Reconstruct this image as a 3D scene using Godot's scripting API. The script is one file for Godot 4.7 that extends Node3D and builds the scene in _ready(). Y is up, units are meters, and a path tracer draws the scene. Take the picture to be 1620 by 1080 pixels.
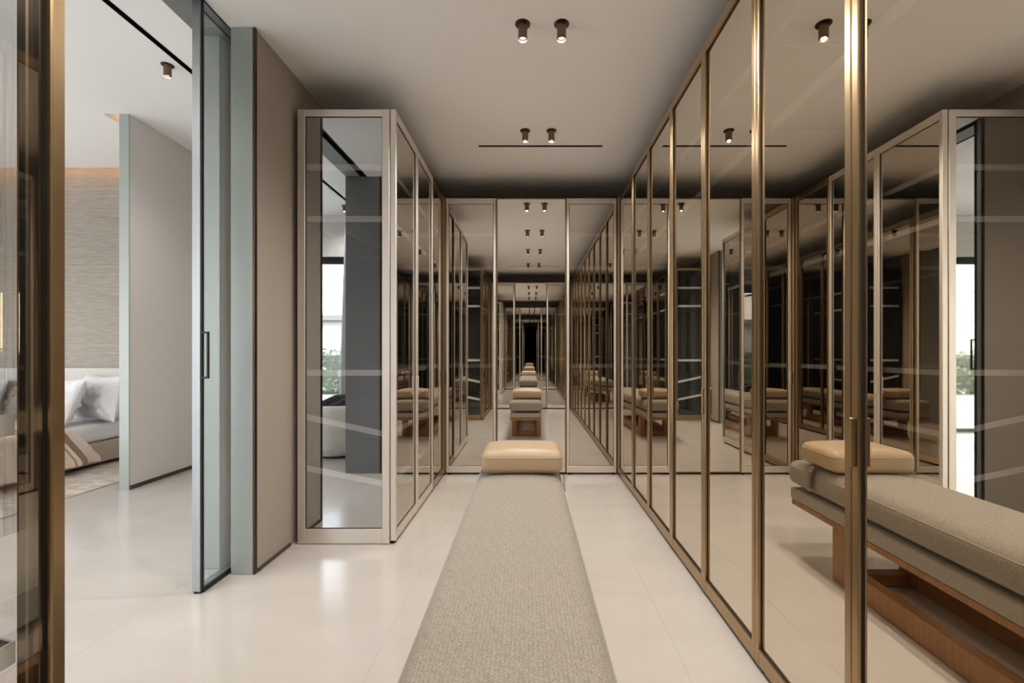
extends Node3D
# A glass-fronted dressing room with mirrors at both ends, opening on a bedroom.
# x is to the right of the camera, y up, and the room runs along -z. Helpers take
# F, the distance in front of the camera (z = -F).

const F_FAR := 4.5        # far doors
const F_BACK := -0.84     # doors behind the camera
const X_R := 0.86         # door faces on the right
const X_L := -0.845       # door faces on the left
const F_END := 2.86       # glass end of the left wardrobes
const F_NEAR_END := 0.83
const H_DOOR := 2.735
const H_CEIL := 2.972
const H_BED := 3.306      # bedroom ceiling
const DEPTH := 0.62

var M := {}
var used := {}
var rng := RandomNumberGenerator.new()


func _ready() -> void:
	rng.seed = 20
	camera_and_light()
	materials()
	shell()
	bedroom_shell()
	outdoors()
	wardrobes()
	lights()
	bench()
	sliding_door()
	bed()
	armchairs()


# ------------------------------------------------------------------ camera, sky
func camera_and_light() -> void:
	var cam := Camera3D.new()
	cam.name = "camera"
	cam.position = Vector3(0, 1.2, 0)
	cam.projection = Camera3D.PROJECTION_FRUSTUM
	cam.near = 0.05
	cam.far = 200.0
	cam.size = 2.0 * 540.0 / 720.0 * 0.05
	cam.frustum_offset = Vector2((810.0 - 839.0) / 720.0, (559.0 - 540.0) / 720.0) * 0.05
	add_child(cam)
	cam.current = true
	var we := WorldEnvironment.new()
	we.name = "world_environment"
	var e := Environment.new()
	e.background_mode = Environment.BG_SKY
	var sm := ProceduralSkyMaterial.new()
	sm.sky_top_color = Color(0.87, 0.93, 1.0)
	sm.sky_horizon_color = Color(1.0, 0.985, 0.96)
	sm.sky_curve = 0.3
	sm.ground_bottom_color = Color(0.75, 0.74, 0.72)
	sm.ground_horizon_color = Color(0.9, 0.9, 0.9)
	sm.sky_energy_multiplier = 2.75
	sm.ground_energy_multiplier = 1.6
	var sky := Sky.new()
	sky.sky_material = sm
	e.sky = sky
	e.tonemap_mode = Environment.TONE_MAPPER_LINEAR
	e.tonemap_exposure = 0.785
	e.sdfgi_enabled = true
	e.ssao_enabled = true
	e.ssil_enabled = true
	we.environment = e
	add_child(we)


# ------------------------------------------------------------------ materials
func plain(c: Color, rough := 0.7, metal := 0.0, spec := 0.5) -> StandardMaterial3D:
	var m := StandardMaterial3D.new()
	m.albedo_color = c
	m.roughness = rough
	m.metallic = metal
	m.metallic_specular = spec
	return m


func textured(im: Image, scale: float, rough: float, world := false, metal := 0.0) -> StandardMaterial3D:
	var m := plain(Color.WHITE, rough, metal)
	m.albedo_texture = ImageTexture.create_from_image(im)
	m.uv1_triplanar = true
	m.uv1_world_triplanar = world
	m.uv1_triplanar_sharpness = 8.0
	m.uv1_scale = Vector3.ONE * scale
	return m


func coated(c: Color, share: float) -> StandardMaterial3D:
	# reflective coated glass: part mirrors, the rest passes
	var m := plain(Color(c.r, c.g, c.b, share), 0.0, 1.0)
	var im := Image.create(4, 4, false, Image.FORMAT_RGB8)
	im.fill(Color.WHITE)
	m.albedo_texture = ImageTexture.create_from_image(im)
	m.transparency = BaseMaterial3D.TRANSPARENCY_ALPHA
	return m


func materials() -> void:
	M.gold = brushed(Color(0.70, 0.595, 0.455), 0.30)
	M.champagne = brushed(Color(0.93, 0.90, 0.865), 0.5)
	M.alu = brushed(Color(0.66, 0.675, 0.69), 0.5)
	M.bronze = plain(Color(0.36, 0.30, 0.25), 0.38, 1.0)
	M.barrel = plain(Color(0.50, 0.43, 0.37), 0.42, 1.0)
	M.black = plain(Color(0.03, 0.03, 0.032), 0.5)
	M.gasket = plain(Color(0.06, 0.05, 0.045), 0.6)
	M.glass_bronze = coated(Color(0.965, 0.925, 0.865), 0.86)
	M.glass_grey = coated(Color(0.97, 0.985, 1.0), 0.58)
	M.glass_left = coated(Color(0.965, 0.935, 0.885), 0.70)
	M.glass_far = coated(Color(0.97, 0.94, 0.90), 0.80)
	M.glass_light = coated(Color(0.95, 0.93, 0.89), 0.34)
	M.glass_thin = coated(Color(0.80, 0.84, 0.82), 0.06)
	M.clear = plain(Color(0.9, 0.95, 0.93, 0.02), 0.0)
	M.clear.transparency = BaseMaterial3D.TRANSPARENCY_ALPHA
	M.window_glass = plain(Color(0.9, 0.95, 0.95, 0.02), 0.0)
	M.window_glass.transparency = BaseMaterial3D.TRANSPARENCY_ALPHA
	M.mirror = plain(Color(0.965, 0.955, 0.935), 0.0, 1.0)
	M.ceiling = plain(Color(0.97, 0.962, 0.955), 0.9)
	M.wall = plain(Color(0.655, 0.615, 0.57), 0.85)
	M.wall_bed = plain(Color(0.865, 0.85, 0.83), 0.85)
	M.jamb = plain(Color(0.665, 0.69, 0.68), 0.45, 0.3)
	M.jamb_grey = plain(Color(0.50, 0.505, 0.51), 0.6)
	M.soffit = plain(Color(0.52, 0.53, 0.53), 0.6)
	M.base = plain(Color(0.34, 0.31, 0.27), 0.5, 0.5)
	M.dark_wood = textured(wood_image(Color(0.115, 0.085, 0.065), Color(0.165, 0.125, 0.095), 3), 0.8, 0.5)
	M.top_dark = plain(Color(0.10, 0.085, 0.07), 0.8)
	M.trim_light = plain(Color(0.93, 0.92, 0.90), 0.4)
	M.rod = plain(Color(0.80, 0.60, 0.36), 0.25, 1.0)
	M.floor = marble()
	M.joint = plain(Color(0.71, 0.68, 0.65), 0.7)
	M.fabric = woven(Color(0.665, 0.63, 0.575), Color(0.425, 0.395, 0.35), 5)
	M.fabric_base = woven(Color(0.68, 0.65, 0.60), Color(0.54, 0.51, 0.47), 6)
	M.leather = leather(Color(0.70, 0.61, 0.495))
	M.strap = leather(Color(0.50, 0.44, 0.37))
	M.oak = textured(wood_image(Color(0.50, 0.355, 0.22), Color(0.65, 0.48, 0.305), 9), 1.1, 0.4)
	M.grass = grasscloth()
	M.white_cloth = cloth(Color(0.88, 0.88, 0.885))
	M.grey_cloth = cloth(Color(0.60, 0.575, 0.55))
	M.bed_fabric = cloth(Color(0.72, 0.665, 0.60))
	M.head_fabric = cloth(Color(0.82, 0.81, 0.79))
	M.rug = rug_material()
	M.boucle = cloth(Color(0.88, 0.87, 0.85))
	M.dark_cloth = cloth(Color(0.20, 0.20, 0.21))
	M.sheer = plain(Color(0.82, 0.82, 0.82), 0.9)
	M.sheer.backlight_enabled = true
	M.sheer.backlight = Color(0.5, 0.5, 0.5)
	M.led = plain(Color(1, 0.9, 0.75), 0.5)
	M.led.emission_enabled = true
	M.led.emission = Color(1.0, 0.9, 0.76)
	M.led.emission_energy_multiplier = 2.6
	M.cove = plain(Color(1, 0.85, 0.65), 0.5)
	M.cove.emission_enabled = true
	M.cove.emission = Color(1.0, 0.74, 0.46)
	M.cove.emission_energy_multiplier = 0.8


func brushed(c: Color, rough: float) -> StandardMaterial3D:
	var im := Image.create(256, 256, false, Image.FORMAT_RGB8)
	var r := RandomNumberGenerator.new()
	r.seed = 77
	var cols := PackedFloat32Array()
	for x in 256:
		cols.append(r.randf_range(-0.018, 0.018))
	for y in 256:
		for x in 256:
			var d := cols[x] + r.randf_range(-0.006, 0.006)
			im.set_pixel(x, y, Color(c.r + d, c.g + d, c.b + d))
	var m := textured(im, 6.0, rough, false, 1.0)
	m.uv1_scale = Vector3(12, 1.2, 12)
	return m


func wood_image(a: Color, b: Color, sd: int) -> Image:
	var n := FastNoiseLite.new()
	n.seed = sd
	n.frequency = 0.02
	n.fractal_octaves = 4
	var im := Image.create(512, 512, false, Image.FORMAT_RGB8)
	for y in 512:
		for x in 512:
			var v := n.get_noise_3d(x * 4.0, cos(y * TAU / 512.0) * 14.0, sin(y * TAU / 512.0) * 14.0) * 0.5 + 0.5
			var g := n.get_noise_3d(x * 14.0, cos(y * TAU / 512.0) * 6.0, 60.0 + sin(y * TAU / 512.0) * 6.0) * 0.5 + 0.5
			im.set_pixel(x, y, a.lerp(b, clampf(v * 0.65 + g * 0.45, 0, 1)))
	return im


func marble() -> StandardMaterial3D:
	var n := FastNoiseLite.new()
	n.seed = 41
	n.frequency = 0.0035
	n.fractal_octaves = 4
	n.domain_warp_enabled = true
	n.domain_warp_amplitude = 60.0
	n.domain_warp_frequency = 0.006
	var w := FastNoiseLite.new()
	w.seed = 8
	w.frequency = 0.0025
	w.fractal_octaves = 3
	w.domain_warp_enabled = true
	w.domain_warp_amplitude = 90.0
	w.domain_warp_frequency = 0.004
	var im := Image.create(1024, 1024, false, Image.FORMAT_RGB8)
	for y in 1024:
		for x in 1024:
			var cl := n.get_noise_2d(x, y * 2.0)
			var v := absf(w.get_noise_2d(x * 0.6, y * 1.6))
			var vein := clampf(1.0 - v / 0.010, 0.0, 1.0) * clampf(cl * 2.0 + 0.15, 0.0, 1.0)
			var s := cl * 0.022 - vein * 0.035
			im.set_pixel(x, y, Color(0.785 + s, 0.757 + s, 0.727 + s * 1.15))
	var m := textured(im, 0.36, 0.16, true)
	m.metallic_specular = 0.5
	return m


func woven(light: Color, dark: Color, sd: int) -> StandardMaterial3D:
	# twill of thick and thin threads, mottled thread by thread
	var r := RandomNumberGenerator.new()
	r.seed = sd
	var im := Image.create(512, 512, false, Image.FORMAT_RGB8)
	var hm := Image.create(512, 512, false, Image.FORMAT_RGB8)
	var tone := {}
	for j in 64:
		for i in 64:
			tone[j * 64 + i] = r.randf()
	for y in 512:
		for x in 512:
			var i := x / 8
			var j := y / 8
			var herring := i if (j / 2) % 2 == 0 else -i + 1
			var up := posmod(herring + j, 4) < 2
			var fx := (x % 8 + 0.5) / 8.0
			var fy := (y % 8 + 0.5) / 8.0
			var round_ := sin(PI * (fx if up else fy))
			var t: float = tone[j * 64 + i]
			var c := dark.lerp(light, clampf(0.22 + 0.55 * t + (0.22 if up else 0.0) + 0.2 * (round_ - 0.6), 0, 1))
			var d := r.randf_range(-0.02, 0.02)
			im.set_pixel(x, y, Color(c.r + d, c.g + d, c.b + d))
			var h := 0.35 + 0.5 * round_ * (1.0 if up else 0.75)
			hm.set_pixel(x, y, Color(h, h, h))
	var m := textured(im, 6.4, 0.95)
	m.heightmap_enabled = true
	m.heightmap_scale = 0.08
	m.heightmap_texture = ImageTexture.create_from_image(hm)
	m.rim_enabled = true
	m.rim = 0.25
	m.rim_tint = 0.6
	return m


func leather(c: Color) -> StandardMaterial3D:
	var n := FastNoiseLite.new()
	n.seed = 12
	n.noise_type = FastNoiseLite.TYPE_CELLULAR
	n.frequency = 0.06
	var im := Image.create(256, 256, false, Image.FORMAT_RGB8)
	var hm := Image.create(256, 256, false, Image.FORMAT_RGB8)
	for y in 256:
		for x in 256:
			var v := n.get_noise_2d(x, y) * 0.5 + 0.5
			im.set_pixel(x, y, Color(c.r + (v - 0.4) * 0.03, c.g + (v - 0.4) * 0.03, c.b + (v - 0.4) * 0.03))
			hm.set_pixel(x, y, Color(v, v, v))
	var m := textured(im, 9.0, 0.42)
	m.heightmap_enabled = true
	m.heightmap_scale = 0.02
	m.heightmap_texture = ImageTexture.create_from_image(hm)
	return m


func cloth(c: Color) -> StandardMaterial3D:
	var r := RandomNumberGenerator.new()
	r.seed = 3
	var im := Image.create(256, 256, false, Image.FORMAT_RGB8)
	for y in 256:
		for x in 256:
			var d := r.randf_range(-0.02, 0.02) + (0.012 if (x + y) % 4 < 2 else -0.012)
			im.set_pixel(x, y, Color(c.r + d, c.g + d, c.b + d))
	return textured(im, 5.0, 0.95)


func grasscloth() -> StandardMaterial3D:
	var r := RandomNumberGenerator.new()
	r.seed = 31
	var n := FastNoiseLite.new()
	n.seed = 4
	n.frequency = 0.012
	var im := Image.create(512, 512, false, Image.FORMAT_RGB8)
	var hm := Image.create(512, 512, false, Image.FORMAT_RGB8)
	for y in 512:
		var row := r.randf_range(-0.03, 0.03)
		for x in 512:
			var a := n.get_noise_3d(cos(x * TAU / 512.0) * 60.0, sin(x * TAU / 512.0) * 60.0, y * 14.0)
			var d := row + a * 0.09 + r.randf_range(-0.015, 0.015)
			im.set_pixel(x, y, Color(0.645 + d, 0.615 + d, 0.575 + d))
			hm.set_pixel(x, y, Color(0.5 + d * 4, 0.5 + d * 4, 0.5 + d * 4))
	var m := textured(im, 1.1, 0.9)
	m.heightmap_enabled = true
	m.heightmap_scale = 0.15
	m.heightmap_texture = ImageTexture.create_from_image(hm)
	return m


func rug_material() -> StandardMaterial3D:
	var n := FastNoiseLite.new()
	n.seed = 15
	n.frequency = 0.012
	n.fractal_octaves = 5
	var r := RandomNumberGenerator.new()
	r.seed = 6
	var im := Image.create(512, 512, false, Image.FORMAT_RGB8)
	for y in 512:
		for x in 512:
			var d := n.get_noise_2d(x, y * 2.5) * 0.14 + r.randf_range(-0.03, 0.03)
			im.set_pixel(x, y, Color(0.80 + d, 0.765 + d, 0.715 + d))
	return textured(im, 0.7, 0.95)


# ------------------------------------------------------------------ mesh helpers
func V(x: float, y: float, f: float) -> Vector3:
	return Vector3(x, y, -f)


func st_new() -> SurfaceTool:
	var st := SurfaceTool.new()
	st.begin(Mesh.PRIMITIVE_TRIANGLES)
	return st


func tri(st: SurfaceTool, a: Vector3, b: Vector3, c: Vector3, n: Vector3) -> void:
	var order := [a, c, b] if (b - a).cross(c - a).dot(n) > 0.0 else [a, b, c]
	for p in order:
		st.set_normal(n)
		st.set_uv(Vector2.ZERO)
		st.add_vertex(p)


func quad(st: SurfaceTool, a: Vector3, b: Vector3, c: Vector3, d: Vector3, n: Vector3) -> void:
	tri(st, a, b, c, n)
	tri(st, a, c, d, n)


func box(st: SurfaceTool, lo: Vector3, hi: Vector3, bevel := 0.0) -> void:
	var c := (lo + hi) / 2.0
	var h := ((hi - lo) / 2.0).abs()
	var b := minf(bevel, minf(h.x, minf(h.y, h.z)) * 0.8)
	for ax in 3:
		for s: float in [-1.0, 1.0]:
			var n := Vector3.ZERO
			n[ax] = s
			var u := (ax + 1) % 3
			var v := (ax + 2) % 3
			var q := []
			for k: Array in [[-1, -1], [1, -1], [1, 1], [-1, 1]]:
				var p := Vector3.ZERO
				p[ax] = s * h[ax]
				p[u] = k[0] * (h[u] - b)
				p[v] = k[1] * (h[v] - b)
				q.append(c + p)
			quad(st, q[0], q[1], q[2], q[3], n)
	if b <= 0.0:
		return
	for ax in 3:
		var u := (ax + 1) % 3
		var v := (ax + 2) % 3
		for su: float in [-1.0, 1.0]:
			for sv: float in [-1.0, 1.0]:
				var n := Vector3.ZERO
				n[u] = su
				n[v] = sv
				var q := []
				for k: Array in [[-1, 0], [1, 0], [1, 1], [-1, 1]]:
					var p := Vector3.ZERO
					p[ax] = k[0] * (h[ax] - b)
					p[u] = su * (h[u] - (0.0 if k[1] == 0 else b))
					p[v] = sv * (h[v] - (b if k[1] == 0 else 0.0))
					q.append(c + p)
				quad(st, q[0], q[1], q[2], q[3], n.normalized())
	for sx: float in [-1.0, 1.0]:
		for sy: float in [-1.0, 1.0]:
			for sz: float in [-1.0, 1.0]:
				var s := Vector3(sx, sy, sz)
				tri(st, c + s * (h - Vector3(0, b, b)), c + s * (h - Vector3(b, 0, b)), c + s * (h - Vector3(b, b, 0)), s.normalized())


func boxf(st: SurfaceTool, x0: float, x1: float, y0: float, y1: float, f0: float, f1: float, bevel := 0.0) -> void:
	box(st, Vector3(minf(x0, x1), minf(y0, y1), -maxf(f0, f1)), Vector3(maxf(x0, x1), maxf(y0, y1), -minf(f0, f1)), bevel)


# a lathe round the y axis: profile of (radius, y)
func lathe(st: SurfaceTool, at: Vector3, prof: Array, seg := 24) -> void:
	st.set_smooth_group(0)
	for i in seg:
		var a0 := TAU * i / seg
		var a1 := TAU * (i + 1) / seg
		for k in prof.size() - 1:
			var p: Vector2 = prof[k]
			var q: Vector2 = prof[k + 1]
			var d := (q - p).normalized()
			for t: Array in [[p, a0], [p, a1], [q, a1], [p, a0], [q, a1], [q, a0]]:
				pass
			var e := []
			var nn := []
			for t: Array in [[p, a0], [p, a1], [q, a1], [q, a0]]:
				var dir := Vector3(cos(t[1]), 0, sin(t[1]))
				e.append(at + dir * t[0].x + Vector3.UP * t[0].y)
				nn.append((dir * -d.y + Vector3.UP * d.x) * -1.0)
			for o: Array in [[0, 1, 2], [0, 2, 3]]:
				var a: Vector3 = e[o[0]]
				var b: Vector3 = e[o[1]]
				var c: Vector3 = e[o[2]]
				if (b - a).cross(c - a).length() < 1e-12:
					continue
				var flip := (b - a).cross(c - a).dot(nn[o[0]] + nn[o[1]] + nn[o[2]]) > 0.0
				for w: int in ([o[0], o[2], o[1]] if flip else o):
					st.set_normal(nn[w])
					st.set_uv(Vector2.ZERO)
					st.add_vertex(e[w])


# a round bar along a polyline
func tube(st: SurfaceTool, pts: Array, r: float, seg := 8, closed := false) -> void:
	var rings := []
	var n := pts.size()
	for i in n:
		var a: Vector3 = pts[posmod(i - 1, n)] if closed or i > 0 else pts[i]
		var b: Vector3 = pts[posmod(i + 1, n)] if closed or i < n - 1 else pts[i]
		var t := (b - a).normalized()
		var u := t.cross(Vector3.UP if absf(t.y) < 0.9 else Vector3.RIGHT).normalized()
		var v := t.cross(u)
		var ring := []
		for k in seg:
			var ang := TAU * k / seg
			ring.append(u * cos(ang) + v * sin(ang))
		rings.append(ring)
	for i in (n if closed else n - 1):
		var j := (i + 1) % n
		for k in seg:
			var l := (k + 1) % seg
			var q: Array = [[pts[i] + rings[i][k] * r, rings[i][k]], [pts[i] + rings[i][l] * r, rings[i][l]], [pts[j] + rings[j][l] * r, rings[j][l]], [pts[j] + rings[j][k] * r, rings[j][k]]]
			smooth_quad(st, q)
	if not closed:
		for e in [0, n - 1]:
			var other: Vector3 = pts[1] if e == 0 else pts[n - 2]
			var d: Vector3 = (pts[e] - other).normalized()
			for k in seg:
				tri(st, pts[e], pts[e] + rings[e][k] * r, pts[e] + rings[e][(k + 1) % seg] * r, d)


func smooth_quad(st: SurfaceTool, q: Array) -> void:
	for o: Array in [[0, 1, 2], [0, 2, 3]]:
		var a: Vector3 = q[o[0]][0]
		var b: Vector3 = q[o[1]][0]
		var c: Vector3 = q[o[2]][0]
		var cr := (b - a).cross(c - a)
		if cr.length() < 1e-14:
			continue
		var flip := cr.dot(q[o[0]][1] + q[o[1]][1] + q[o[2]][1]) > 0.0
		for w: int in ([o[0], o[2], o[1]] if flip else o):
			st.set_normal(q[w][1])
			st.set_uv(q[w][2] if q[w].size() > 2 else Vector2.ZERO)
			st.add_vertex(q[w][0])


# a grid of points (rows of equal length) with smooth normals; wrap joins the last column to the first
func grid(st: SurfaceTool, rows: Array, wrap := false, outward := 1.0, uvs := []) -> void:
	var nr := rows.size()
	var nc: int = rows[0].size()
	var nor := []
	for i in nr:
		var line := []
		for j in nc:
			var a: Vector3 = rows[maxi(i - 1, 0)][j]
			var b: Vector3 = rows[mini(i + 1, nr - 1)][j]
			var c: Vector3 = rows[i][posmod(j - 1, nc) if wrap else maxi(j - 1, 0)]
			var d: Vector3 = rows[i][(j + 1) % nc if wrap else mini(j + 1, nc - 1)]
			line.append((b - a).cross(d - c).normalized() * outward)
		nor.append(line)
	for i in nr - 1:
		for j in (nc if wrap else nc - 1):
			var k := (j + 1) % nc
			var q := []
			for t: Array in [[i, j], [i + 1, j], [i + 1, k], [i, k]]:
				q.append([rows[t[0]][t[1]], nor[t[0]][t[1]], uvs[t[0]][t[1]] if uvs.size() else Vector2.ZERO])
			smooth_quad(st, q)


# a cushion: rounded box of half sizes h, edge radius r, with a crown on top
func cushion(st: SurfaceTool, at: Vector3, h: Vector3, r: float, crown := 0.0, belly := 0.0, n := 16, wrinkle := 0.0, sd := 1) -> void:
	var nz := FastNoiseLite.new()
	nz.seed = sd
	nz.frequency = 6.0
	var core := h - Vector3.ONE * r
	for ax in 3:
		for s: float in [-1.0, 1.0]:
			var u := (ax + 1) % 3
			var v := (ax + 2) % 3
			var rows := []
			for i in n + 1:
				var line := []
				for j in n + 1:
					# denser near the edges
					var a := sin((float(i) / n - 0.5) * PI)
					var b := sin((float(j) / n - 0.5) * PI)
					var p := Vector3.ZERO
					p[ax] = s * h[ax]
					p[u] = a * h[u]
					p[v] = b * h[v]
					var q := p.clamp(-core, core)
					var d := p - q
					var o := q + d.normalized() * r if d.length() > 1e-6 else p
					var kx := clampf(1.0 - pow(absf(o.x / h.x), 2.5), 0, 1)
					var kz := clampf(1.0 - pow(absf(o.z / h.z), 6.0), 0, 1)
					var ky := clampf(1.0 - pow(absf(o.y / h.y), 2.0), 0, 1)
					if o.y > 0.0:
						o.y += crown * kx * kz * clampf(o.y / h.y, 0, 1)
					o.x += belly * ky * signf(o.x) * clampf(absf(o.x) / h.x * 2.0 - 1.0, 0, 1)
					o.z += belly * ky * signf(o.z) * clampf(absf(o.z) / h.z * 8.0 - 7.0, 0, 1)
					if wrinkle > 0.0:
						o += d.normalized() * nz.get_noise_3dv(o) * wrinkle
					line.append(at + o)
				rows.append(line)
			grid(st, rows, false, s)


func commit(called: String, st: SurfaceTool, m: Material, parent: Node = self, shift := Vector3.ZERO) -> MeshInstance3D:
	var o := MeshInstance3D.new()
	o.name = numbered(called) if parent == self else called
	o.mesh = st.commit()
	o.material_override = m
	o.position = shift
	o.cast_shadow = GeometryInstance3D.SHADOW_CASTING_SETTING_ON
	parent.add_child(o, true)
	return o


func piece(called: String, mesh: Mesh, m: Material, parent: Node, at := Vector3.ZERO) -> MeshInstance3D:
	var o := MeshInstance3D.new()
	o.name = called
	o.mesh = mesh
	o.material_override = m
	o.position = at
	parent.add_child(o, true)
	return o


func numbered(called: String) -> String:
	var k: int = used.get(called, 0)
	used[called] = k + 1
	return called if k == 0 else "%s_%03d" % [called, k]


func tag(o: Node, label: String, category: String, group := "") -> Node:
	o.set_meta("label", label)
	o.set_meta("category", category)
	if group:
		o.set_meta("group", group)
	return o


func thing(called: String, label: String, category: String, at := Vector3.ZERO, turn := 0.0, group := "") -> Node3D:
	var o := Node3D.new()
	o.name = numbered(called)
	add_child(o)
	o.position = at
	o.rotation.y = turn
	tag(o, label, category, group)
	return o


func struct(called: String, label: String, st: SurfaceTool, m: Material) -> MeshInstance3D:
	var o := commit(called, st, m)
	o.set_meta("kind", "structure")
	o.set_meta("label", label)
	o.set_meta("category", called.get_slice("_", 0))
	return o


# ------------------------------------------------------------------ the dressing room's shell
func shell() -> void:
	# floor slab and its large marble tiles
	var st := st_new()
	boxf(st, -8.2, 1.66, -0.2, -0.0012, -1.62, 5.5)
	var fl := struct("floor", "cream polished marble floor running through both rooms", st, M.joint)
	var shapes := {}
	for i in range(-6, 4):
		for j in range(-4, 4):
			var x0 := maxf(-1.81 + 1.2 * i, -8.2) + 0.0004
			var x1 := minf(-1.81 + 1.2 * (i + 1), 1.66) - 0.0004
			var f0 := maxf(2.29 + 1.2 * j, -1.62) + 0.0004
			var f1 := minf(2.29 + 1.2 * (j + 1), 5.5) - 0.0004
			if x1 - x0 < 0.02 or f1 - f0 < 0.02:
				continue
			var key := "%.3f %.3f" % [x1 - x0, f1 - f0]
			if not shapes.has(key):
				var t := st_new()
				var h := Vector3((x1 - x0) / 2, 0.006, (f1 - f0) / 2)
				box(t, -h, h, 0.0003)
				shapes[key] = t.commit()
			piece("tile", shapes[key], M.floor, fl, V((x0 + x1) / 2, -0.006, (f0 + f1) / 2))
	# ceiling with two slots cut into it
	st = st_new()
	var top := H_CEIL + 0.75
	var s0 := -0.443
	var s1 := 0.616
	for r: Array in [[-1.635, 1.66, -1.62, -0.257], [-1.635, 1.66, -0.227, 3.875], [-1.635, 1.66, 3.905, 5.5], [-1.635, s0, -0.257, -0.227], [s1, 1.66, -0.257, -0.227], [-1.635, s0, 3.875, 3.905], [s1, 1.66, 3.875, 3.905]]:
		boxf(st, r[0], r[1], H_CEIL, top, r[2], r[3])
	struct("ceiling", "plain off-white plaster ceiling over the dressing room", st, M.ceiling)
	for k in 2:
		var f: float = [3.875, -0.257][k]
		st = st_new()
		boxf(st, s0, s1, H_CEIL + 0.06, H_CEIL + 0.08, f, f + 0.03)
		boxf(st, s0, s1, H_CEIL - 0.001, H_CEIL + 0.06, f, f + 0.004)
		boxf(st, s0, s1, H_CEIL - 0.001, H_CEIL + 0.06, f + 0.026, f + 0.03)
		boxf(st, s0, s0 + 0.004, H_CEIL - 0.001, H_CEIL + 0.06, f + 0.004, f + 0.026)
		boxf(st, s1 - 0.004, s1, H_CEIL - 0.001, H_CEIL + 0.06, f + 0.004, f + 0.026)
		tag(commit("ceiling_vent", st, M.black), ["thin black linear air slot in the ceiling before the far mirror", "thin black linear air slot overhead, seen only in the far mirror"][k], "vent", "linear ceiling slots")
	# soffit over the sliding door and its track
	st = st_new()
	boxf(st, -1.85, -1.70, H_CEIL, top, -1.62, 5.5)
	struct("trim_1", "grey brushed soffit strip over the bedroom opening", st, M.soffit)
	st = st_new()
	boxf(st, -1.70, -1.635, H_CEIL + 0.035, top, -1.62, 5.5)
	boxf(st, -1.70, -1.693, H_CEIL - 0.002, H_CEIL + 0.035, 1.19, 5.2)
	boxf(st, -1.642, -1.635, H_CEIL - 0.002, H_CEIL + 0.035, 1.19, 5.2)
	struct("trim_2", "black ceiling track of the sliding door", st, M.black)
	# outer walls
	st = st_new()
	boxf(st, 1.5, 1.66, 0, top, -1.62, 5.5)
	struct("wall_right", "hidden wall behind the right-hand wardrobes", st, M.wall)
	st = st_new()
	boxf(st, -1.5, 1.5, 0, H_CEIL, 5.14, 5.5)
	struct("wall_far", "wall behind the far mirror", st, M.wall)
	st = st_new()
	boxf(st, -1.5, 1.5, 0, H_CEIL, -1.62, -1.48)
	struct("wall_back", "wall behind the viewer", st, M.wall)
	# the two skins of the pocket wall, either side of the opening
	for side in 2:
		var f0: float = [2.483, -1.62][side]
		var f1: float = [5.5, 1.177][side]
		st = st_new()
		boxf(st, -1.622 if side == 0 else -1.85, -1.5, 0.0, H_CEIL, f0, f1)
		struct("wall_left", ["beige painted wall stub between sliding door and glass wardrobe", "beige painted wall stub beside the near glass wardrobe"][side], st, M.wall)
		var e: float = [f0, f1][side]
		var o: float = [-1.0, 1.0][side]
		st = st_new()
		boxf(st, -1.628 if side == 0 else -1.852, -1.506, 0.0, H_CEIL - 0.001, e, e + o * 0.012, 0.003)
		struct("trim_3" if side == 0 else "trim_4", ["pale grey-green metal jamb capping the wall stub beside the sliding door", "wide grey jamb on the near side of the opening, mirrored in the wardrobe end"][side], st, M.jamb if side == 0 else M.jamb_grey)
		st = st_new()
		boxf(st, -1.507, -1.494, 0.0, H_CEIL - 0.001, e + o * 0.014, e - o * 0.008, 0.002)
		struct("trim_5" if side == 0 else "trim_6", ["dark bronze corner strip on the wall stub beside the sliding door", "dark bronze corner strip on the near wall stub"][side], st, M.bronze)
		var b0: float = [2.50, F_NEAR_END + 0.02][side]
		var b1: float = [F_END - 0.02, 1.16][side]
		st = st_new()
		boxf(st, -1.5, -1.492, 0.0, 0.022, b0, b1, 0.002)
		struct("baseboard_left" if side == 0 else "baseboard_near", ["low dark bronze baseboard on the beige wall stub", "low dark bronze baseboard on the near wall stub"][side], st, M.base)
		if side == 1:
			continue
		f0 = [2.545, -1.62][side]
		f1 = [5.5, 1.13][side]
		st = st_new()
		boxf(st, -1.85, -1.73, 0.0, top, f0, f1)
		struct("wall_pocket", ["outer skin of the sliding door pocket", "outer skin of the near pocket wall"][side], st, M.wall_bed)
		e = [f0, f1][side]
		st = st_new()
		boxf(st, -1.852, -1.728, 0.0, H_CEIL - 0.001, e, e + o * 0.012, 0.003)
		struct("trim_7" if side == 0 else "trim_8", ["pale metal jamb seen through the sliding glass door", "pale metal jamb on the bedroom side of the near pocket wall"][side], st, M.jamb)


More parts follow.
